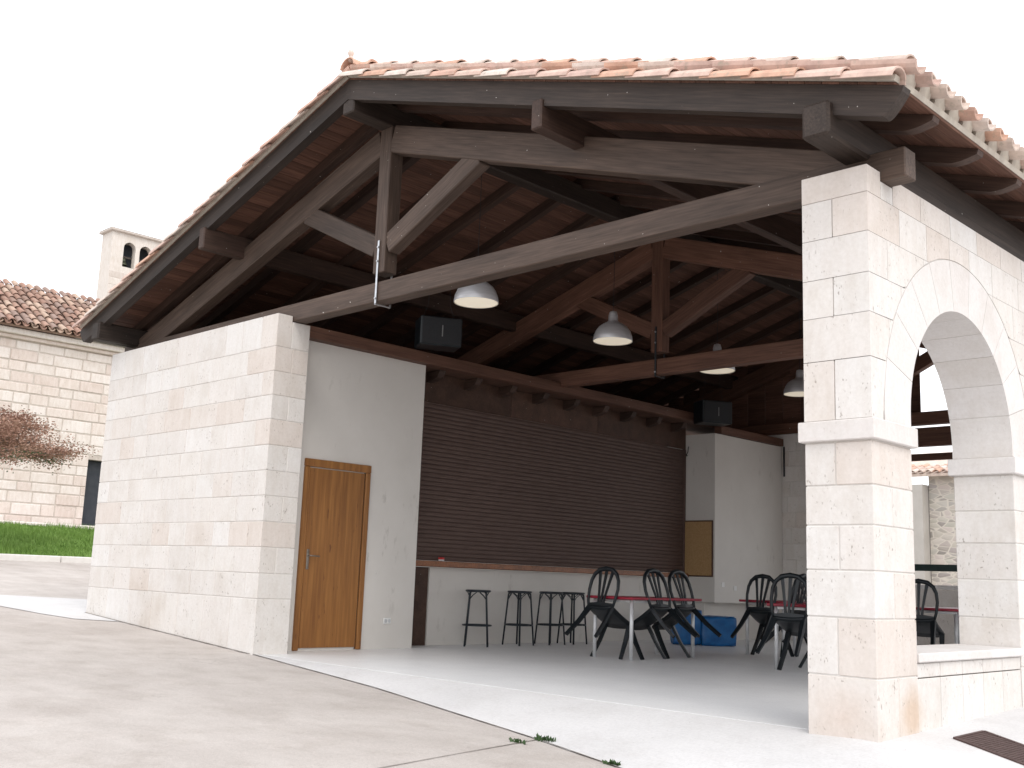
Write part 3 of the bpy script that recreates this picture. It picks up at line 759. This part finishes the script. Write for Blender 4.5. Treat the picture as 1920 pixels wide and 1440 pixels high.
# ------------------------------------------------------------------ lamps and loudspeakers
def lamp(y, label):
    L = empty('pendant_lamp', (XR, y, 3.80)); tag(L, label, 'lamp', 'pendant lamps under the ridge')
    pr = [(.245, 0), (.247, .004), (.238, .07), (.215, .13), (.18, .18), (.135, .215), (.085, .24), (.062, .262), (.058, .33), (.045, .375), (.02, .385), (.0, .385)]
    inn_ = [(.0, .36), (.04, .33), (.055, .26), (.08, .235), (.13, .21), (.175, .175), (.21, .126), (.233, .07), (.240, .002)]
    MB().put(lathe(pr+[], 32)).build('shade', ALU, L, True)
    MB().put(lathe(inn_[::-1], 32)).build('reflector', OPAL, L, True)
    MB().put(lathe([(0, .010), (.235, .010), (.237, .016), (0, .016)], 32)).build('diffuser', LIT, L)
    MB().put(tube([(0, 0, .38), (0.003, 0, .9), (0, 0, 1.56)], .0035, 5)).build('cord', IRON, L)
lamp(1.56, 'bell-shaped aluminium pendant lamp nearest the front, part hidden by the tie beam')
lamp(3.91, 'bell-shaped aluminium pendant lamp hanging free between the two trusses')
lamp(6.20, 'pendant lamp behind the middle truss, its shade crossed by the tie beam')
lamp(8.44, 'rearmost pendant lamp, cut off by the stone pillar')
SHUTB = simple('dull_badge', (.16, .16, .16), (.22, .22, .22), 9, .6, .3, 0)
def speaker(loc, rz, label):
    L = empty('loudspeaker', loc, rz); tag(L, label, 'loudspeaker', 'hanging black loudspeakers')
    blk('cabinet', (-.26, .26, -.17, .17, 0, .36), BLACKP, L, .015); blk('grille', (-.245, .245, -.185, -.1715, .015, .345), GRILLE, L, .006)
    blk('badge', (.0, .014, -.190, -.1855, .11, .25), SHUTB, L, .001)
    for sx in (-.2, .2): MB().put(tube([(sx, 0, .36), (sx*.7, .02, .55), (sx*.6, .03, .95)], .0025, 4)).build('chain', IRON, L)
speaker((.02, 2.28, 3.60), R_(62), 'black loudspeaker hanging above the oak door side of the bar')
speaker((.05, 8.15, 3.40), R_(62), 'black loudspeaker hanging in the far corner above the plaster pier')

# ------------------------------------------------------------------ furniture
def stool_parts():
    P = []
    P.append(('seat', mesh('seat', *lathe([(0, .672), (.15, .674), (.163, .684), (.163, .697), (.152, .704), (0, .700)], 20), smooth=False), STOOLM))
    for k in range(4):
        a = math.pi/4+k*math.pi/2; c, s = math.cos(a), math.sin(a)
        P.append(('leg', mesh('leg', *tube([(c*.128, s*.128, .68), (c*.147, s*.147, .66), (c*.152, s*.152, .60), (c*.205, s*.205, .0)], .0125, 6), smooth=True), STOOLM))
        P.append(('brace', mesh('brace', *tube([(c*.153, s*.153, .58), (c*.13-s*.03, s*.13+c*.03, .63), (c*.11-s*.08, s*.11+c*.08, .672)], .006, 5)), STOOLM))
        P.append(('brace', mesh('brace', *tube([(c*.153, s*.153, .58), (c*.13+s*.03, s*.13-c*.03, .63), (c*.11+s*.08, s*.11-c*.08, .672)], .006, 5)), STOOLM))
    rr = .152+(.205-.152)*(.60-.262)/.60
    P.append(('foot_ring', mesh('foot_ring', *tube([(rr*math.cos(i*math.pi/12), rr*math.sin(i*math.pi/12), .262) for i in range(25)], .011, 6), smooth=True), STOOLM))
    return P
SP = stool_parts()
def place(parts, root):
    for n, me, mat in parts: add(n, me, mat, root)
for y, rz, lab in [(3.515, R_(45), 'black metal bar stool standing alone, nearest the oak door'), (4.28, R_(4), 'second black metal bar stool from the oak door'),
                   (4.90, R_(-4), 'third bar stool from the door, legs crossing the last one'), (5.36, R_(2), 'last bar stool in the row, beside the red table')]:
    st = empty('bar_stool', (-.37, y, 0), rz); tag(st, lab, 'stool', 'bar stools along the bar'); place(SP, st)
def chair_parts():
    P = []
    # seat, slightly dished; front edge at y=0, back at y=-.42; origin under front feet
    vs = []; fs = []; n = 8
    for j in range(n+1):
        for i in range(n+1):
            u, v = i/n*2-1, j/n; w = .205-.02*v; y = .03-.44*v
            cx = abs(u)**3*.02; z = .445+.012*(u*u)-.012*math.sin(v*math.pi)-(.02 if j == 0 else 0)
            vs.append((u*w*(1-.06*(1 if j in (0, n) else 0)), y, z))
    m0 = len(vs); vs += [(x*.98, y, z-.028) for x, y, z in vs]
    for j in range(n):
        for i in range(n):
            a = j*(n+1)+i; fs += [(a, a+1, a+n+2, a+n+1), (m0+a, m0+a+n+1, m0+a+n+2, m0+a+1)]
    ring = [i for i in range(n+1)]+[(n+1)*k+n for k in range(1, n+1)]+[n*(n+1)+i for i in range(n-1, -1, -1)]+[(n+1)*k for k in range(n-1, 0, -1)]
    for k in range(len(ring)): a, b = ring[k], ring[(k+1) % len(ring)]; fs.append((a, b, m0+b, m0+a))
    P.append(('seat', mesh('seat', vs, fs, True), BLACKP))
    for sx in (-1, 1):
        P.append(('leg', mesh('leg', *ribbon([(sx*.175, -.01, .44), (sx*.19, .005, .22), (sx*.215, .0, .0)], [.062, .046, .036], .032, (1, .3*sx, 0))), BLACKP))
        P.append(('leg', mesh('leg', *ribbon([(sx*.165, -.385, .44), (sx*.19, -.44, .22), (sx*.22, -.52, .0)], [.062, .046, .036], .032, (1, -.3*sx, 0))), BLACKP))
    hp = [(-.175, -.385, .43), (-.20, -.415, .52), (-.212, -.445, .64), (-.20, -.475, .74), (-.165, -.50, .81), (-.10, -.517, .857), (0, -.523, .873)]
    hp = hp+[(-x, y, z) for x, y, z in hp[-2::-1]]
    P.append(('back_frame', mesh('back_frame', *ribbon(hp, [.04, .042, .044, .048, .056, .066, .072, .066, .056, .048, .044, .042, .04], .022, (0, -.25, 1)) if False else tube(hp, [.016, .018, .019, .021, .024, .027, .028, .027, .024, .021, .019, .018, .016], 7), smooth=True), BLACKP))
    for x0, x1 in ((-.035, -.095), (0, 0), (.035, .095)):
        P.append(('back_slat', mesh('back_slat', *ribbon([(x0, -.392, .44), (x0*1.3, -.43, .56), ((x0+x1)/2*1.05, -.465, .70), (x1, -.505, .855)], [.03, .026, .030, .040], .014, (1, 0, 0))), BLACKP))
    P.append(('back_base', mesh('back_base', *ribbon([(-.18, -.388, .455), (0, -.40, .465), (.18, -.388, .455)], .06, .022, (0, -.2, 1))), BLACKP))
    return P
CP = chair_parts()
def chair(x, y, rz, tip, label):
    """front feet at x,y; faces local +y; tipped forward"""
    c = empty('plastic_chair', (x, y, 0)); c.rotation_mode = 'QUATERNION'
    c.rotation_quaternion = (Matrix.Rotation(rz, 4, 'Z') @ Matrix.Rotation(-tip, 4, 'X')).to_quaternion()
    tag(c, label, 'chair', 'black plastic chairs tipped against the tables'); place(CP, c); return c
def table_parts(w, l):
    P = [('table_top', mesh('table_top', *cbox(-w/2, w/2, -l/2, l/2, .672, .702, .008), fix=False), REDTOP)]
    for sx in (-1, 1):
        for sy in (-1, 1): P.append(('leg', mesh('leg', *tube([(sx*(w/2-.08), sy*(l/2-.08), .67), (sx*(w/2-.08), sy*(l/2-.08), .0)], .023, 10), smooth=True), LEGM))
    P.append(('apron', mesh('apron', *cbox(-w/2+.07, w/2-.07, -l/2+.07, l/2-.07, .64, .671, .004), fix=False), LEGM)); return P
TP = table_parts(.70, 1.36)
for x, y, lab in [(1.70, 4.30, 'red-topped table nearest the bar stools with three chairs tipped against it'), (2.12, 6.90, 'red-topped table behind, in front of the plaster pier'),
                  (3.72, 4.95, 'red-topped table half hidden behind the stone pillar'), (4.25, 7.2, 'red-topped table seen through the arch')]:
    t = empty('table', (x, y, 0)); tag(t, lab, 'table', 'red tables in the pavilion'); place(TP, t)
chair(1.62, 3.68, 0, R_(30), 'black plastic chair tipped against the near end of the first red table')
chair(1.98, 4.12, R_(90), R_(33), 'left of two black chairs tipped side by side against the first red table')
chair(1.97, 4.62, R_(90), R_(33), 'right of two black chairs tipped side by side, beside the blue bag')
chair(2.15, 6.28, 0, R_(26), 'black plastic chair with round back at the second red table')
chair(2.42, 6.75, R_(78), R_(30), 'black plastic chair leaning sideways against the second red table')
chair(3.72, 4.32, R_(4), R_(22), 'black plastic chair touching the left edge of the stone pillar')
chair(3.42, 5.1, R_(-90), R_(28), 'black chair behind the one touching the pillar')
chair(4.1, 6.55, R_(10), R_(24), 'black plastic chair seen through the arch')
# blue bag
def bag(x, y, w, d, h, rz, label, seed):
    b = bmesh.new(); bmesh.ops.create_cube(b, size=1); bmesh.ops.subdivide_edges(b, edges=b.edges[:], cuts=9, use_grid_fill=True)
    for v in b.verts:
        p = v.co.copy(); k = max(abs(p.x), abs(p.y), abs(p.z)); q = p.normalized()*.62
        v.co = p.lerp(q, .22); nz = mnoise.noise_vector(p*3.1+Vector((seed, 0, 0)))*.05+mnoise.noise_vector(p*8+Vector((0, seed, 0)))*.02
        v.co += nz; v.co = Vector((v.co.x*w, v.co.y*d, max((v.co.z+.5)*h, 0.0)))
    me = bpy.data.meshes.new('bag'); b.to_mesh(me); b.free(); me.polygons.foreach_set('use_smooth', [True]*len(me.polygons))
    o = add('storage_bag', me, BLUE); o.location = (x, y, .002); o.rotation_euler = (0, 0, rz)
    tag(o, label, 'bag', 'blue bags by the pier')
bag(.55, 7.55, .52, .34, .42, R_(45), 'blue plastic bag on the floor right of the tipped chairs', 3)
bag(.20, 7.25, .42, .34, .50, R_(45), 'darker blue bag behind the tipped chairs', 8)
cx = empty('carton', (-.62, 3.08, 1.046), R_(20)); tag(cx, 'small red and white carton on the bar counter', 'carton')
blk('carton_body', (-.03, .03, -.025, .025, 0, .022), WHITEP, cx, .002); blk('carton_lid', (-.031, .031, -.026, .026, .022, .048), REDP, cx, .002)
cx = empty('cup', (-.62, 8.15, 1.046)); tag(cx, 'small red cup at the far end of the bar counter', 'cup')
MB().put(lathe([(0, 0), (.02, 0), (.026, .05), (.023, .05), (.018, .006), (0, .006)], 14)).build('cup_body', REDP, cx, True)

# ------------------------------------------------------------------ church
CXW = -20.0
CH = tag(empty('church', (CXW, 0, 1.8)), 'old stone church with weathered tile roof left of the pavilion', 'church')
def W2(o): o.location = (-CXW, 0, -1.8); return o     # geometry given in world coordinates
def cadd(name, vf, mat, parent, fix=True, smooth=False):
    o = add(name, mesh(name, *vf, smooth, fix), mat, parent)
    if parent is CH: o.matrix_local = Matrix.Translation((-CXW, 0, -1.8))
    return o
cw = cadd('nave_wall', MB().put(box(CXW-8, CXW-.012, -8, 7.02, 1.2, 6.75)).put(box(CXW-8, CXW-.012, 8.0, 22, 1.2, 6.75)).put(box(CXW-8, CXW-.012, 7.02, 8.0, 3.72, 6.75)).__dict__ and (lambda m: (m.v, m.f))(MB().put(box(CXW-8, CXW-.012, -8, 7.02, 1.2, 6.75)).put(box(CXW-8, CXW-.012, 8.0, 22, 1.2, 6.75)).put(box(CXW-8, CXW-.012, 7.02, 8.0, 3.72, 6.75))), CHMORTAR, CH)
rnd = random.Random(9); z = 1.75; zi = 0
while z < 6.70:
    h = rnd.uniform(.24, .36) if z < 6.3 else 6.74-z
    y = 2.2+rnd.uniform(0, .4)
    while y < 9.3:
        w = rnd.uniform(.35, .85); y1 = y+w
        if not (z < 3.72 and y1 > 7.02 and y < 8.0):
            cadd('stone_block', cbox(CXW-.2, CXW+rnd.uniform(-.006, .012), y+.013, y1-.013, z+.014, z+h-.014, .016), CHURCH, cw, False)
        elif y < 7.0:
            cadd('stone_block', cbox(CXW-.2, CXW+.005, y+.010, 7.02, z+.010, z+h-.010, .014), CHURCH, cw, False); y1 = 8.0
        y = y1
    z += h
cadd('church_door', cbox(CXW-.35, CXW-.25, 7.03, 7.99, 1.6, 3.71, .01), DARKD, CH, False)
for a, b, z0, z1 in ((0, .10, 6.75, 6.86), (0, .22, 6.86, 7.02)):
    y = -2
    cadd('cornice', cbox(CXW-.3, CXW+b, -6, 20, z0+.002, z1, .02), CHURCH, CH, False)
cadd('gutter', cbox(CXW+.10, CXW+.34, 6.2, 8.2, 7.03, 7.075, .012), LEGM, CH, False)
SLC = .62; TC = math.atan(SLC); XEC = CXW+.38; ZEC = 7.06
def cfr(y, dist, up_):
    d = Vector((math.cos(TC), 0, -math.sin(TC))); n = Vector((math.sin(TC), 0, math.cos(TC)))
    M = Matrix((d, n.cross(d), n)).transposed().to_4x4(); M.translation = Vector((XEC, y, ZEC))-d*dist+n*up_; return M
LC = 2.7/math.cos(TC)
ncr = cadd('church_roof', (lambda m: (m.v, m.f))(MB().put(box(-LC, 0, -14, 14, -.06, 0), Matrix.Translation((0, 6, 0)) @ cfr(0, 0, 0)).put(box(-LC, 0, -14, 14, -.06, 0), Matrix.Translation((0, 6, 0)) @ Matrix.Translation((2*(XEC-2.7), 0, 0)) @ Matrix.Scale(-1, 4, (1, 0, 0)) @ cfr(0, 0, 0))), OLDT, CH)
ot = mesh('tile', *tile_mesh('t', .44, .082, .102)); ot.materials.append(OLDT); och = mesh('channel_tile', *tile_mesh('t2', .44, .10, .085, True)); och.materials.append(OLDT)
rest = MB(); rnd = random.Random(4); nrow = int(LC/.37)
for c in range(-24, 30):
    y = 6+c*.232+rnd.uniform(-.02, .02)
    for k in range(nrow+1):
        Mc = cfr(y+rnd.uniform(-.018, .018), k*.37+.40, .055+rnd.uniform(-.006, .012)) @ Matrix.Rotation(R_(-3), 4, 'Y') @ Matrix.Rotation(rnd.uniform(-.06, .06), 4, 'Z')
        if 3.6 < y < 8.2: add('tile', ot, None, ncr, Mc)
        else: rest.put(tile_mesh('x', .44, .082, .102, False, 4), Mc)
    if 3.6 < y < 8.2: add('channel_tile', och, None, ncr, cfr(y-.116, .36, .10))
o = rest.build('tile_field', OLDT, ncr, fix=False); o['kind'] = 'stuff'
# tower
TX = -35.0; TW = tag(empty('bell_tower', (TX, 16, 1.8)), 'square stone belfry rising behind the church roof', 'tower')
def tadd(name, vf, mat, parent=None, fix=True, smooth=False):
    o = add(name, mesh(name, *vf, smooth, fix), mat, parent or TW)
    if not parent: o.matrix_local = Matrix.Translation((-TX, -16, -1.8))
    return o
ty0, ty1 = 13.74, 18.3; wins = [(14.30, 14.85), (15.05, 15.60), (15.95, 16.5), (16.8, 17.35)]; wz0, wzc = 13.75, 14.62
tm = MB().put(box(TX-.3, TX, ty0, ty1, 1.5, wz0))
edges = [ty0]+[e for w in wins for e in w]+[ty1]
for i in range(0, len(edges), 2): tm.put(box(TX-.3, TX, edges[i], edges[i+1], wz0, wzc+.27))
for a, b in wins:
    r = (b-a)/2; c = (a+b)/2
    for i in range(10):
        q0, q1 = math.pi*i/10, math.pi*(i+1)/10
        tm.put(prism([(c+r*math.cos(q0), wzc+r*math.sin(q0)), (c+r*math.cos(q1), wzc+r*math.sin(q1)), (c+r*math.cos(q1), wzc+.27), (c+r*math.cos(q0), wzc+.27)], 'x', TX-.3, TX))
tm.put(box(TX-.3, TX, ty0, ty1, wzc+.27, 15.25))
tm.put(box(TX-.8, TX-.3, ty0, ty0+.4, 1.5, 15.25)).put(box(TX-.8, TX-.3, ty1-.4, ty1, 1.5, 15.25)).put(box(TX-1.0, TX-.8, ty0, ty1, 1.5, 15.25)).put(box(TX-.8, TX-.3, ty0+.4, ty1-.4, 13.2, 13.4)).put(box(TX-.8, TX-.3, ty0+.4, ty1-.4, 15.0, 15.24))
TOWS = stone_mat('grey_tower_stone', [(.62, .575, .53), (.66, .62, .575), (.58, .53, .485), (.64, .60, .555)], .5, .5)
tb = tadd('tower_wall', (tm.v, tm.f), TOWS)
for z in [12.2+.32*i for i in range(9)]:
    y = ty0
    while y < ty1-.1:
        y1 = min(y+rnd.uniform(.4, .8), ty1)
        hit = [w for w in wins if y < w[1] and y1 > w[0]]
        if not (hit and z+.32 > wz0 and z < wzc+.27): tadd('stone_block', cbox(TX-.1, TX+rnd.uniform(.004, .016), y+.012, y1-.012, z+.012, z+.308, .015), TOWS, tb, False)
        y = y1
tadd('cornice', cbox(TX-1.1, TX+.15, ty0-.15, ty1+.2, 15.252, 15.36, .03), TOWS, None, False)
pyr = ([(TX-1.1, ty0-.15, 15.363), (TX+.15, ty0-.15, 15.363), (TX+.15, ty1+.2, 15.363), (TX-1.1, ty1+.2, 15.363), (TX-.5, (ty0+ty1)/2, 15.42)], [(0, 1, 4), (1, 2, 4), (2, 3, 4), (3, 0, 4), (3, 2, 1, 0)])
tadd('tower_roof', pyr, MORTAR)
tadd('belfry_shade_panel', box(TX-.79, TX-.77, ty0+.41, ty1-.41, 13.45, 14.98), DARKD)  # added dark panel, paints the shade of a deep belfry behind the bells
bl = tag(empty('church_bell', (TX-.52, 14.57, 13.95)), 'small bronze bell in the left belfry opening', 'bell', 'belfry bells')
MB().put(lathe([(.0, .34), (.06, .34), (.10, .28), (.12, .14), (.16, .05), (.20, 0), (.17, .0), (.09, .26), (0, .30)], 18)).build('bell_body', BRONZE, bl, True)
MB().put(tube([(0, -.35, .38), (0, .35, .38)], .05, 6)).build('headstock', BARK, bl)
bl = tag(empty('church_bell', (TX-.52, 15.33, 13.95)), 'small bronze bell in the right belfry opening by the roof edge', 'bell', 'belfry bells')
MB().put(lathe([(.0, .34), (.06, .34), (.10, .28), (.12, .14), (.16, .05), (.20, 0), (.17, .0), (.09, .26), (0, .30)], 18)).build('bell_body', BRONZE, bl, True)
MB().put(tube([(0, -.3, .38), (0, .3, .38)], .05, 6)).build('headstock', BARK, bl)

# ------------------------------------------------------------------ grass bank, kerb, path
mb = MB()
gx0, gx1 = -19.0, -13.75
nx, ny = 10, 24
for i in range(nx+1):
    for j in range(ny+1):
        x = gx0+(gx1-gx0)*i/nx; y = -12+34*j/ny
        mb.v.append((x, y, gz(x, y)+.05+.03*mnoise.noise(Vector((x*.7, y*.7, 0)))))
for i in range(nx):
    for j in range(ny): a = i*(ny+1)+j; mb.f.append((a, a+ny+1, a+ny+2, a+1))
tag(mb.build('lawn', GRASSG, smooth=True), 'grassy bank soil', kind='structure')
rnd = random.Random(2); mb = MB()
for i in range(26000):
    x = gx0+(gx1-gx0)*rnd.random(); y = 1.2+8.3*rnd.random()
    z = gz(x, y)+.04; h = rnd.uniform(.05, .15)*(1.15 if mnoise.noise(Vector((x*.9, y*.9, 3))) > 0 else .7); a = rnd.uniform(0, 6.28); w = .010
    lx, ly = rnd.gauss(0, .04), rnd.gauss(0, .04); n0 = len(mb.v)
    mb.v += [(x-w*math.cos(a), y-w*math.sin(a), z), (x+w*math.cos(a), y+w*math.sin(a), z), (x+lx, y+ly, z+h)]; mb.f.append((n0, n0+1, n0+2))
tag(mb.build('grass', GRASS, fix=False), 'bright green grass on the bank below the church', 'grass', kind='stuff')
kb = tag(empty('kerb', (-13.6, 4, .8)), 'pale stone kerb along the foot of the grass bank', 'kerb')
for k in range(12):
    y = -4+k*1.3; blk('kerb_stone', (-13.78+13.6, -13.60+13.6, y+.008-4, y+1.292-4, -.2, gz(-13.7, 0)+.12-.8), MORTAR, kb, .02)
fk = tag(empty('foundation_kerb', (-19.3, 4, 1.75)), 'low stone ledge at the foot of the church wall', 'kerb')
for k in range(10):
    y = -3+k*1.35; blk('kerb_stone', (-.35, .30, y+.01-4, y+1.34-4, -.2, .10), CHURCH, fk, .03)

# ------------------------------------------------------------------ plum tree
TR = tag(empty('plum_tree', (-14.6, 1.35, gz(-14.6, 0))), 'small purple-leaved plum tree on the grass at the left edge', 'tree')
rnd = random.Random(21); mb = MB()
trunk = [(0, 0, -.1), (.02, .05, .6), (.05, .16, 1.2), (.08, .35, 1.7)]
mb.put(tube(trunk, [.10, .085, .075, .065], 8))
tips = []
def branch(p, d, L, r, lev):
    path = [p]; rad = [r]
    for i in range(4):
        d = (d+Vector((rnd.gauss(0, .13), rnd.gauss(0, .13), rnd.gauss(.02, .08)))).normalized(); p = p+d*L/4; path.append(p); rad.append(r*(1-.17*(i+1)))
        if lev: tips.append(p)
    mb.put(tube(path, rad, 5))
    if lev < 2:
        for k in range(4):
            a = rnd.uniform(0, 6.28); dd = (d+Vector((math.cos(a), math.sin(a), rnd.uniform(-.15, .35)))*.75).normalized()
            branch(path[rnd.randint(2, 4)], dd, L*.62, r*.5, lev+1)
for k in range(7):
    a = k*.9+.3; branch(Vector(trunk[-1]), Vector((math.cos(a)*.8, math.sin(a)*.8+.55, rnd.uniform(.22, .5))).normalized(), 1.35, .042, 0)
branch(Vector(trunk[-1]), Vector((.15, .95, .35)).normalized(), 1.7, .045, 0)
def flat(v):
    x, y, z = v; return (x, y, z*1.8/1.45 if z < 1.45 else 1.8+(z-1.45)*.62)
mb.v = [flat(v) for v in mb.v]; mb.build('trunk', BARK, TR, True)
lf = MB(); lg = MB()
for t in tips:
    for k in range(38):
        q = t+Vector((rnd.gauss(0, .17), rnd.gauss(0, .17), rnd.gauss(.03, .12)))
        a = Vector((rnd.gauss(0, 1), rnd.gauss(0, 1), rnd.gauss(0, .7))).normalized(); b = a.orthogonal().normalized()
        L, w = rnd.uniform(.045, .08), rnd.uniform(.016, .026); M = lg if (q.z < 2.0 and rnd.random() < .28) else lf
        n0 = len(M.v); M.v += [q-a*L/2, q+b*w, q+a*L/2, q-b*w]; M.f.append((n0, n0+1, n0+2, n0+3))
TR.scale = (.86, .86, 1)
lf.v = [flat(v) for v in lf.v]; lg.v = [flat(v) for v in lg.v]
crown = lf.build('crown', PLUM, TR, fix=False); lg.build('lower_leaves', GLEAF, TR, fix=False) if lg.v else None

# ------------------------------------------------------------------ houses behind, seen through the arch
HS = tag(empty('stone_house', (-3, 25, .2)), 'stone house with orange tile roof seen through the arch', 'house')
def hadd(name, vf, mat, parent=None):
    o = add(name, mesh(name, *vf), mat, parent or HS)
    if not parent: o.matrix_local = Matrix.Translation((3, -25, -.2))
    return o
hadd('wall', box(-3.80, 4, 25, 31, 0, 4.28), RUBBLE)
hadd('rear_wing', box(-9, -3.82, 24.6, 30, 0, 4.0), RENDER)
hr_ = MB()
def hfr(y0, z0, s): 
    d = Vector((0, -math.cos(s), -math.sin(s))); n = Vector((0, -math.sin(s), math.cos(s))); M = Matrix((d, n.cross(d), n)).transposed().to_4x4(); M.translation = Vector((0, y0, z0)); return M
hro = hadd('roof', (lambda m: (m.v, m.f))(MB().put(box(-3.6, 0, -9.3, 4.3, -.08, 0), Matrix.Scale(1, 4) @ hfr(24.6, 4.30, R_(17)))), TILE)
for c in range(26):
    x = -6.2+c*.235
    for k in range(3): add('tile', tcov, None, hro, hfr(24.6, 4.30, R_(17)) @ Matrix.Translation((-.40-k*.36, 0, .04)) @ Matrix.Translation((0, (hfr(0, 0, .3).to_3x3().inverted() @ Vector((x, 0, 0))).y, 0)))
